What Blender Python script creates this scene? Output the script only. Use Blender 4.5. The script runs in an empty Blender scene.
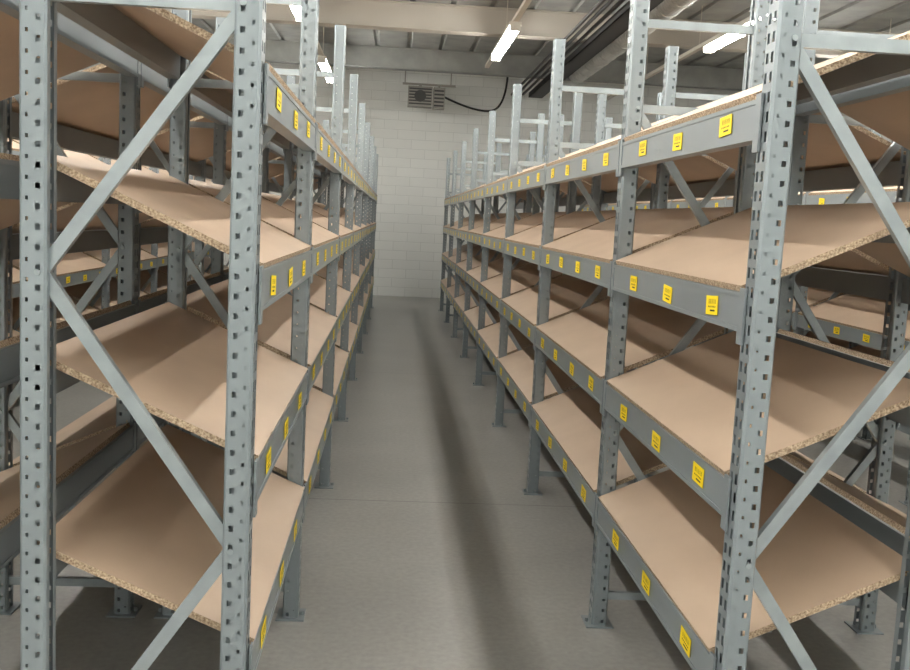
import bpy, math, random
from mathutils import Vector, Matrix
random.seed(4)
S=bpy.context.scene
H=1.74
YAW,PIT,ROL,F=0.0673,0.1168,0.0502,983.4
XL,XR=-0.373,0.972
D=0.51; GAP=0.2; AISLE=XR-XL
YS=[2.525]+[4.128+2.0707*k for k in range(8)]
ZB=[.515,1.023,1.532,2.038]
ZT=2.872
RISE=.285
CEIL=4.95; X0,X1,Y0,Y1=-8.2,9.2,-3.5,21.6

# ---------------------------------------------------------------- materials
def mat(name):
    m=bpy.data.materials.new(name); m.use_nodes=True
    n=m.node_tree.nodes; l=m.node_tree.links
    return m,n,l,n['Principled BSDF']
def simple(name,col,rough=.5,metal=0,emit=None,es=0):
    m,n,l,b=mat(name)
    b.inputs['Base Color'].default_value=(*col,1); b.inputs['Roughness'].default_value=rough
    b.inputs['Metallic'].default_value=metal
    if emit: b.inputs['Emission Color'].default_value=(*emit,1); b.inputs['Emission Strength'].default_value=es
    return m
def noisy(name,c1,c2,scale,rough=.5,metal=0,detail=4,stretch=(1,1,1),bump=0,r2=None,lo=.35,hi=.65,coord='Object'):
    m,n,l,b=mat(name)
    tc=n.new('ShaderNodeTexCoord'); mp=n.new('ShaderNodeMapping'); mp.inputs['Scale'].default_value=stretch
    nz=n.new('ShaderNodeTexNoise'); nz.inputs['Scale'].default_value=scale; nz.inputs['Detail'].default_value=detail
    cr=n.new('ShaderNodeValToRGB'); cr.color_ramp.elements[0].position=lo; cr.color_ramp.elements[1].position=hi
    cr.color_ramp.elements[0].color=(*c1,1); cr.color_ramp.elements[1].color=(*c2,1)
    l.new(tc.outputs[coord],mp.inputs['Vector']); l.new(mp.outputs['Vector'],nz.inputs['Vector'])
    l.new(nz.outputs['Fac'],cr.inputs['Fac']); l.new(cr.outputs['Color'],b.inputs['Base Color'])
    b.inputs['Roughness'].default_value=rough; b.inputs['Metallic'].default_value=metal
    if r2 is not None:
        mr=n.new('ShaderNodeMapRange'); mr.inputs['To Min'].default_value=rough; mr.inputs['To Max'].default_value=r2
        l.new(nz.outputs['Fac'],mr.inputs['Value']); l.new(mr.outputs['Result'],b.inputs['Roughness'])
    if bump:
        bp=n.new('ShaderNodeBump'); bp.inputs['Strength'].default_value=bump; bp.inputs['Distance'].default_value=.01
        l.new(nz.outputs['Fac'],bp.inputs['Height']); l.new(bp.outputs['Normal'],b.inputs['Normal'])
    return m
M_post=noisy('galvanised_post',(.235,.27,.29),(.265,.305,.325),7,.30,.35,stretch=(1,1,.3))
M_beam=noisy('painted_beam',(.225,.255,.272),(.255,.29,.308),5,.33,.2,stretch=(1,.3,1))
M_brace=noisy('galvanised_brace',(.29,.33,.35),(.35,.395,.415),10,.28,.45)
M_board=noisy('chipboard_face',(.47,.35,.255),(.54,.41,.30),5,.5,0,detail=8,stretch=(1,.6,1),lo=.25,hi=.75)
M_edge=noisy('chipboard_edge',(.24,.16,.10),(.60,.47,.33),160,.8,0,detail=3,bump=.4)
M_yel=simple('label_yellow',(1,.74,.01),.5)
M_blk=simple('label_print',(.04,.035,.01),.6)
M_hous=simple('lamp_housing',(.55,.52,.46),.5)
M_tube=simple('lamp_tube',(1,1,1),.4,0,(1,.975,.92),70)
M_ceil=noisy('ceiling_deck',(.25,.26,.25),(.32,.33,.315),3,.7)
M_steelbeam=simple('ceiling_beam_paint',(.46,.43,.38),.6)
M_dark=simple('dark_cable',(.02,.02,.02),.6)
M_duct=noisy('duct_metal',(.42,.42,.40),(.55,.55,.52),20,.4,.5)
M_heater=simple('heater_body',(.30,.29,.26),.5)
M_grill=simple('heater_grille',(.05,.05,.05),.5,.3)

# floor
M_floor,n,l,b=mat('polished_concrete')
tc=n.new('ShaderNodeTexCoord')
a=n.new('ShaderNodeTexNoise'); a.inputs['Scale'].default_value=1.3; a.inputs['Detail'].default_value=4; a.inputs['Roughness'].default_value=.5
l.new(tc.outputs['Object'],a.inputs['Vector'])
cr=n.new('ShaderNodeValToRGB'); cr.color_ramp.elements[0].position=.2; cr.color_ramp.elements[1].position=.8
cr.color_ramp.elements[0].color=(.255,.252,.238,1); cr.color_ramp.elements[1].color=(.36,.355,.335,1)
l.new(a.outputs['Fac'],cr.inputs['Fac'])
g=n.new('ShaderNodeTexNoise'); g.inputs['Scale'].default_value=35; g.inputs['Detail'].default_value=5
l.new(tc.outputs['Object'],g.inputs['Vector'])
mx=n.new('ShaderNodeMix'); mx.data_type='RGBA'; mx.blend_type='OVERLAY'; mx.inputs[0].default_value=.25
l.new(cr.outputs['Color'],mx.inputs[6]); l.new(g.outputs['Fac'],mx.inputs[7])
sx=n.new('ShaderNodeSeparateXYZ'); l.new(tc.outputs['Object'],sx.inputs[0])
ad=n.new('ShaderNodeMath'); ad.operation='ADD'; ad.inputs[1].default_value=14.1; l.new(sx.outputs['Y'],ad.inputs[0])
md=n.new('ShaderNodeMath'); md.operation='MODULO'; md.inputs[1].default_value=5.0; l.new(ad.outputs[0],md.inputs[0])
lt=n.new('ShaderNodeMath'); lt.operation='LESS_THAN'; lt.inputs[1].default_value=.010; l.new(md.outputs[0],lt.inputs[0])
mj=n.new('ShaderNodeMix'); mj.data_type='RGBA'; mj.inputs[7].default_value=(.14,.135,.13,1)
l.new(lt.outputs[0],mj.inputs[0]); l.new(mx.outputs[2],mj.inputs[6]); l.new(mj.outputs[2],b.inputs['Base Color'])
mr=n.new('ShaderNodeMapRange'); mr.inputs['To Min'].default_value=.27; mr.inputs['To Max'].default_value=.37
l.new(a.outputs['Fac'],mr.inputs['Value']); l.new(mr.outputs['Result'],b.inputs['Roughness'])

# block wall
def wallmat(name,swap):
    m,n,l,b=mat(name)
    tc=n.new('ShaderNodeTexCoord'); sp=n.new('ShaderNodeSeparateXYZ'); cb=n.new('ShaderNodeCombineXYZ')
    l.new(tc.outputs['Object'],sp.inputs[0]); l.new(sp.outputs['Y' if swap else 'X'],cb.inputs[0]); l.new(sp.outputs['Z'],cb.inputs[1])
    br=n.new('ShaderNodeTexBrick'); br.inputs['Scale'].default_value=1; br.inputs['Brick Width'].default_value=.6; br.inputs['Row Height'].default_value=.2
    br.inputs['Mortar Size'].default_value=.007; br.inputs['Mortar Smooth'].default_value=.4
    br.inputs['Color1'].default_value=(.82,.835,.81,1); br.inputs['Color2'].default_value=(.85,.865,.84,1); br.inputs['Mortar'].default_value=(.69,.705,.685,1)
    l.new(cb.outputs[0],br.inputs['Vector']); l.new(br.outputs['Color'],b.inputs['Base Color'])
    bp=n.new('ShaderNodeBump'); bp.inputs['Strength'].default_value=.4; bp.inputs['Distance'].default_value=.01; bp.invert=True
    l.new(br.outputs['Fac'],bp.inputs['Height']); l.new(bp.outputs['Normal'],b.inputs['Normal'])
    b.inputs['Roughness'].default_value=.7
    return m
M_wx=wallmat('painted_block_wall',False); M_wy=wallmat('painted_block_wall_side',True)

# ---------------------------------------------------------------- mesh helpers
class MB:
    def __init__(s): s.v=[];s.f=[];s.m=[]
    def quad(s,a,b,c,d,mi=0):
        i=len(s.v); s.v+=[a,b,c,d]; s.f.append((i,i+1,i+2,i+3)); s.m.append(mi)
    def box(s,x0,x1,y0,y1,z0,z1,mi=0):
        s.hexa([(x0,y0,z0),(x1,y0,z0),(x1,y1,z0),(x0,y1,z0),(x0,y0,z1),(x1,y0,z1),(x1,y1,z1),(x0,y1,z1)],mi)
    def hexa(s,p,mi=0,mis=None):
        i=len(s.v); s.v+=[tuple(q) for q in p]
        fs=[(0,3,2,1),(4,5,6,7),(0,1,5,4),(1,2,6,5),(2,3,7,6),(3,0,4,7)]
        for k,f in enumerate(fs): s.f.append(tuple(i+j for j in f)); s.m.append(mis[k] if mis else mi)
    def bar(s,a,b,w,t,up=(0,1,0),mi=0):
        a=Vector(a);b=Vector(b);d=(b-a).normalized();n=Vector(up);w_=d.cross(n).normalized()*w/2;n=n*t/2
        s.hexa([a-w_-n,a+w_-n,a+w_+n,a-w_+n,b-w_-n,b+w_-n,b+w_+n,b-w_+n],mi)
    def channel(s,a,b,w,dp,t=.0025,mi=0):
        a=Vector(a);b=Vector(b);d=(b-a).normalized();n=Vector((0,1,0));wv=d.cross(n).normalized()
        s.bar(a,b,w,t,mi=mi)
        for sg in(-1,1):
            o=wv*sg*(w/2-t/2)+n*(dp/2+t/2)
            s.bar(a+o,b+o,t,dp,mi=mi)
    def cyl(s,a,b,r,k=12,mi=0):
        a=Vector(a);b=Vector(b);d=(b-a).normalized()
        u=d.orthogonal().normalized();w=d.cross(u)
        i=len(s.v)
        for c in(a,b):
            for j in range(k):
                t=2*math.pi*j/k; s.v.append(tuple(c+r*(u*math.cos(t)+w*math.sin(t))))
        for j in range(k):
            s.f.append((i+j,i+(j+1)%k,i+k+(j+1)%k,i+k+j)); s.m.append(mi)
        s.f.append(tuple(i+j for j in range(k))[::-1]);s.m.append(mi)
        s.f.append(tuple(i+k+j for j in range(k)));s.m.append(mi)
    def mesh(s,name,mats,sx=1):
        me=bpy.data.meshes.new(name)
        me.from_pydata([(v[0]*sx,v[1],v[2]) for v in s.v],[],[f if sx>0 else f[::-1] for f in s.f])
        for m in mats: me.materials.append(m)
        me.polygons.foreach_set('material_index',s.m); me.update()
        return me
def obj(name,me,parent=None,loc=(0,0,0)):
    o=bpy.data.objects.new(name,me); S.collection.objects.link(o); o.location=loc
    if parent: o.parent=parent
    return o

# ---------------------------------------------------------------- rack parts
def strip(mb,p,q,z0,z1,hw,hh,pitch,off,c=.5,mi=0):
    """vertical sheet p->q (xy) with a column of punched holes"""
    p=Vector(p);q=Vector(q);L=(q-p).length;d=(q-p)/L
    P=[p,p+d*(L*c-hw/2),p+d*(L*c+hw/2),q]
    def Q(a,b,za,zb): mb.quad((a.x,a.y,za),(b.x,b.y,za),(b.x,b.y,zb),(a.x,a.y,zb),mi)
    Q(P[0],P[1],z0,z1);Q(P[2],P[3],z0,z1)
    z=z0;k=z0+off
    while k+hh<z1:
        Q(P[1],P[2],z,k); z=k+hh; k+=pitch
    Q(P[1],P[2],z,z1)
PU,PY=.066,.082
def post(mb,u,y,sg):
    """C-profile upright; sg=+1 web faces -u"""
    w=PU/2;h=PY/2;c=.007
    X=lambda t:u-sg*w+sg*t
    z0,z1=.006,ZT
    strip(mb,(X(0),y-h+c),(X(0),y),z0,z1,.015,.027,.05,.02)
    strip(mb,(X(0),y),(X(0),y+h-c),z0,z1,.015,.027,.05,.02)
    for e in(-1,1):
        yo=y+e*h; yi=y+e*(h-c)
        mb.quad((X(0),yi,z0),(X(c),yo,z0),(X(c),yo,z1),(X(0),yi,z1))
        strip(mb,(X(c),yo),(X(c+.024),yo),z0,z1,.007,.010,.05,.03)
        strip(mb,(X(c+.024),yo),(X(PU-.006),yo),z0,z1,.012,.015,.05,.008)
        mb.quad((X(PU-.006),yo,z0),(X(PU),yo-e*.006,z0),(X(PU),yo-e*.006,z1),(X(PU-.006),yo,z1))
        mb.quad((X(PU),yo-e*.006,z0),(X(PU),yo-e*.028,z0),(X(PU),yo-e*.028,z1),(X(PU),yo-e*.006,z1))
    mb.box(u-.06,u+.06,y-.065,y+.065,0,.006)
    mb.cyl((u-sg*.048,y,0.006),(u-sg*.048,y,.022),.008,8)
def build():
    fr=MB();bm=MB();bd=MB();lb=MB()
    for i,y in enumerate(YS):
        post(fr,0,y,1); post(fr,D,y,-1)
        f=.012; b=D-.012; yy=y-.018
        nodes=[(b,.16),(f,.86),(b,1.56),(f,2.235)]
        for (a,za),(c,zc) in zip(nodes,nodes[1:]):
            fr.channel((a,yy,za),(c,yy,zc),.034,.02,mi=1); yy+=.001
        for z in(.13,2.235,2.58): fr.channel((f,yy,z),(b,yy,z),.034,.02,mi=1)
        for (a,za) in nodes: fr.cyl((a,y-.044,za),(a,y-.02,za),.008,8,mi=1)
    for i in range(len(YS)-1):
        ya,yb=YS[i]+PY/2,YS[i+1]-PY/2
        for z in ZB:
            for back in(0,1):
                zz=z+(RISE-.03 if back else 0)
                if not back: u0,u1=-.040,.006; uf=u0
                else: u0,u1=D-.006,D+.040; uf=u1
                sg=-1 if not back else 1
                bm.box(u0,u1,ya,yb,zz-.052,zz+.052)
                o=.0025
                fu0,fu1=sorted((uf,uf+sg*o))
                bm.box(fu0,fu1,ya,yb,zz+.040,zz+.0525); bm.box(fu0,fu1,ya,yb,zz-.0525,zz-.040)
                for ye,e in((ya,-1),(yb,1)):
                    y_a,y_b=sorted((ye-e*.004,ye+e*.034))
                    w0,w1=sorted((uf-sg*.004+sg*.0005,uf+sg*.003))
                    bm.box(w0,w1,y_a,y_b,zz-.085,zz+.065)
            j=lambda s:random.uniform(-s,s)
            a0=ya+.006+abs(j(.006)); a1=yb-.006-abs(j(.006)); t=.019
            zf=z+.053; zb=z+RISE-.03+.053
            uf0=-.036+j(.004); ub0=D+.03
            d=Vector((ub0-uf0,0,zb-zf)).normalized(); nn=Vector((-d.z,0,d.x))*t
            jj=j(.003)
            p=[Vector((uf0,a0,zf)),Vector((ub0,a0,zb)),Vector((ub0,a1,zb+jj)),Vector((uf0,a1,zf))]
            p=p+[q+nn for q in p]
            bd.hexa(p,mis=[0,0,1,1,1,1])
            nl=3 if i==0 else 4
            for k in range(nl):
                yc=YS[i]+ (.27+.47*k if i==0 else .27+.49*k)+j(.012); zc=z+j(.006); rt=j(.07); w,h=.050,.0275
                def L(a,c,b2=None): return (-.0440 if b2 is None else b2, yc+a*math.cos(rt)-c*math.sin(rt), zc+a*math.sin(rt)+c*math.cos(rt))
                lb.hexa([L(-w,-h,-.0425),L(w,-h,-.0425),L(w,h,-.0425),L(-w,h,-.0425),L(-w,-h),L(w,-h),L(w,h),L(-w,h)],0)
                def R(a0_,a1_,c0,c1):
                    e=-.0444; lb.quad(L(a0_,c0,e),L(a1_,c0,e),L(a1_,c1,e),L(a0_,c1,e),1)
                xx=-.036
                while xx<.032:
                    ww=random.choice([.002,.003]); R(xx,xx+ww,.004,.018); xx+=ww+random.choice([.005,.007])
                for k2 in range(6): R(-.034+k2*.0115,-.028+k2*.0115,-.007,-.002)
                R(-.03,.012,-.018,-.013)
    return fr,bm,bd,lb
fr,bm,bd,lb=build()
meshes={}
for s in(1,-1):
    meshes[s]=(fr.mesh('upright_frames',[M_post,M_brace],s),bm.mesh('shelf_beams',[M_beam],s),
               bd.mesh('chipboard_shelves',[M_board,M_edge],s),lb.mesh('barcode_labels',[M_yel,M_blk],s))
def rack(x,s):
    e=obj('shelving_rack',None,loc=(x,0,0))
    for nme,me in zip(('upright_frames','shelf_beams','chipboard_shelves','barcode_labels'),meshes[s]): obj(nme,me,e)
W=2*D+GAP
x=XL
for k in range(2):
    rack(x,-1); rack(x-W,1); x-=W+AISLE
rack(x,-1)
x=XR
for k in range(2):
    rack(x,1); rack(x+W,-1); x+=W+AISLE
rack(x,1)

# ---------------------------------------------------------------- room
def boxobj(name,x0,x1,y0,y1,z0,z1,m):
    mb=MB(); mb.box(x0,x1,y0,y1,z0,z1); return obj(name,mb.mesh(name,[m]))
boxobj('floor',X0,X1,Y0,Y1,-.1,0,M_floor)
boxobj('wall_back',X0-.2,X1+.2,Y1,Y1+.2,0,CEIL,M_wx)
boxobj('wall_front',X0-.2,X1+.2,Y0-.2,Y0,0,CEIL,M_wx)
boxobj('wall_left',X0-.2,X0,Y0,Y1,0,CEIL,M_wy)
boxobj('wall_right',X1,X1+.2,Y0,Y1,0,CEIL,M_wy)
mb=MB(); xx=X0
while xx<X1-.01:
    a=[(xx,CEIL),(xx+.5,CEIL),(xx+.52,CEIL+.035),(xx+.58,CEIL+.035),(xx+.6,CEIL)]
    for (p,q) in zip(a,a[1:]): mb.quad((p[0],Y0,p[1]),(q[0],Y0,q[1]),(q[0],Y1,q[1]),(p[0],Y1,p[1]))
    xx+=.6
mb.box(X0,X1+.1,Y0,Y1,CEIL+.1,CEIL+.2)
obj('ceiling',mb.mesh('ceiling',[M_ceil]))
for y in(-1,3.2,7.3,11.4,15.4,19.5):
    mb=MB()
    mb.box(X0,X1,y-.14,y+.14,4.56,4.58);mb.box(X0,X1,y-.14,y+.14,CEIL-.02,CEIL);mb.box(X0,X1,y-.10,y-.06,4.58,CEIL-.02)
    obj('ceiling_crossbeam',mb.mesh('ceiling_crossbeam',[M_steelbeam if y!=19.5 else M_ceil]))

# lamps; extra ones out of view near the camera added as fill light
LZ=4.24
for X,ys in ((-6.9,(0,3.2,6.2,9.2,12.2,18.2)),(-4.1,(-1.5,2.2,5.2,8.2,14.2)),(-1.325,(-2,.9,3.6,6.4,9.1,12.2,18.2)),
             (1.475,(-2,.9,3.6,6.3,9.0,14.4)),(4.27,(-2,.9,3.6,6.3,9.0,12.6)),(7.07,(2.2,5.2,8.2,15.2))):
    mb=MB(); ye=17.2 if X==1.475 else 20.5
    mb.box(X-.035,X+.035,-3.4,ye,LZ+.10,LZ+.15)
    for y in range(-1,int(ye),3): mb.cyl((X,y+.3,LZ+.15),(X,y+.3,CEIL),.006,6)
    obj('lamp_trunking_rail',mb.mesh('lamp_trunking_rail',[M_hous]))
    for y in ys:
        e=obj('fluorescent_lamp',None,loc=(X,y,LZ))
        mb=MB(); mb.box(-.08,.08,-1.25,1.25,.055,.10); 
        for q in(-1.25,-.01,1.23): mb.box(-.07,.07,q,q+.02,-.02,.055)
        obj('housing',mb.mesh('lamp_body',[M_hous]),e)
        mb=MB(); 
        for q in((-1.22,-.02),(.02,1.22)):
            for dx in(-.045,.045): mb.cyl((dx,q[0],.01),(dx,q[1],.01),.019,8)
        obj('tubes',mb.mesh('lamp_tubes',[M_tube]),e)

# unit heater hung near back wall
e=obj('unit_heater',None,loc=(.56,Y1-.75,4.22))
mb=MB(); mb.box(-.38,.12,-.2,.2,-.2,.2,0); mb.box(.14,.38,-.17,.17,-.22,.2,0)
for k in range(6): mb.box(-.36,.10,-.212,-.2,-.17+k*.06,-.14+k*.06,1)
for k in range(5): mb.box(.16,.36,-.182,-.17,-.19+k*.075,-.155+k*.075,1)
mb.cyl((-.13,-.2,0),(-.13,-.24,0),.12,20,1); mb.bar((-.5,0,.26),(.6,0,.26),.04,.04,mi=0)
mb.cyl((-.45,0,.28),(-.45,0,CEIL-4.22),.012,8,0); mb.cyl((.5,0,.28),(.5,0,CEIL-4.22),.012,8,0)
mb.box(-.16,-.10,-.02,.02,.2,.25,0); mb.box(.24,.28,-.02,.02,.2,.25,0)
obj('body',mb.mesh('heater',[M_heater,M_grill]),e)
cu=bpy.data.curves.new('power_cable','CURVE'); cu.dimensions='3D'; cu.bevel_depth=.022
sp=cu.splines.new('NURBS'); pts=[(.95,Y1-.7,4.25),(1.4,Y1-.3,4.12),(1.9,Y1-.1,4.05),(2.2,Y1-.1,4.15),(2.3,Y1-.1,4.6),(2.3,Y1-.1,4.9)]
sp.points.add(len(pts)-1); sp.use_endpoint_u=True
for q,pp in zip(sp.points,pts): q.co=(*pp,1)
o=bpy.data.objects.new('power_cable',cu); S.collection.objects.link(o); cu.materials.append(M_dark)
mb=MB(); mb.cyl((3.4,2,4.62),(3.4,19.2,4.62),.17,24)
yy=2
while yy<19: 
    mb.cyl((3.4,yy,4.62),(3.4,yy+.03,4.62),.178,24); yy+=.6
obj('ventilation_duct',mb.mesh('ventilation_duct',[M_duct]))
mb=MB()
for dx,z in((0,4.45),(.1,4.45),(.24,4.47)): mb.cyl((2.4+dx,-2,z),(2.4+dx,21.4,z),.025,8)
obj('ceiling_pipes',mb.mesh('ceiling_pipes',[M_dark]))
mb=MB(); mb.box(2.75,2.77,-2,21.3,4.4,4.5); mb.box(3.02,3.04,-2,21.3,4.4,4.5); mb.box(2.75,3.04,-2,21.3,4.4,4.41)
obj('cable_tray',mb.mesh('cable_tray',[M_dark]))

# ---------------------------------------------------------------- world, camera
w=bpy.data.worlds.new('World'); S.world=w; w.use_nodes=True
w.node_tree.nodes['Background'].inputs[0].default_value=(.5,.5,.48,1); w.node_tree.nodes['Background'].inputs[1].default_value=.3
cy,sy,cp,spp,cr_,sr=math.cos(YAW),math.sin(YAW),math.cos(PIT),math.sin(PIT),math.cos(ROL),math.sin(ROL)
Fw=Vector((sy*cp,cy*cp,-spp)); R0=Vector((cy,-sy,0)); U0=Vector((sy*spp,cy*spp,cp))
R=R0*cr_+U0*sr; U=-R0*sr+U0*cr_
cam=bpy.data.cameras.new('camera'); co=bpy.data.objects.new('camera',cam); S.collection.objects.link(co)
m=Matrix((R,U,-Fw)).transposed().to_4x4(); m.translation=Vector((0,0,H)); co.matrix_world=m
cam.sensor_width=36; cam.lens=F/910*36; cam.clip_start=.05
S.camera=co
S.view_settings.view_transform='Standard'
S.view_settings.exposure=0
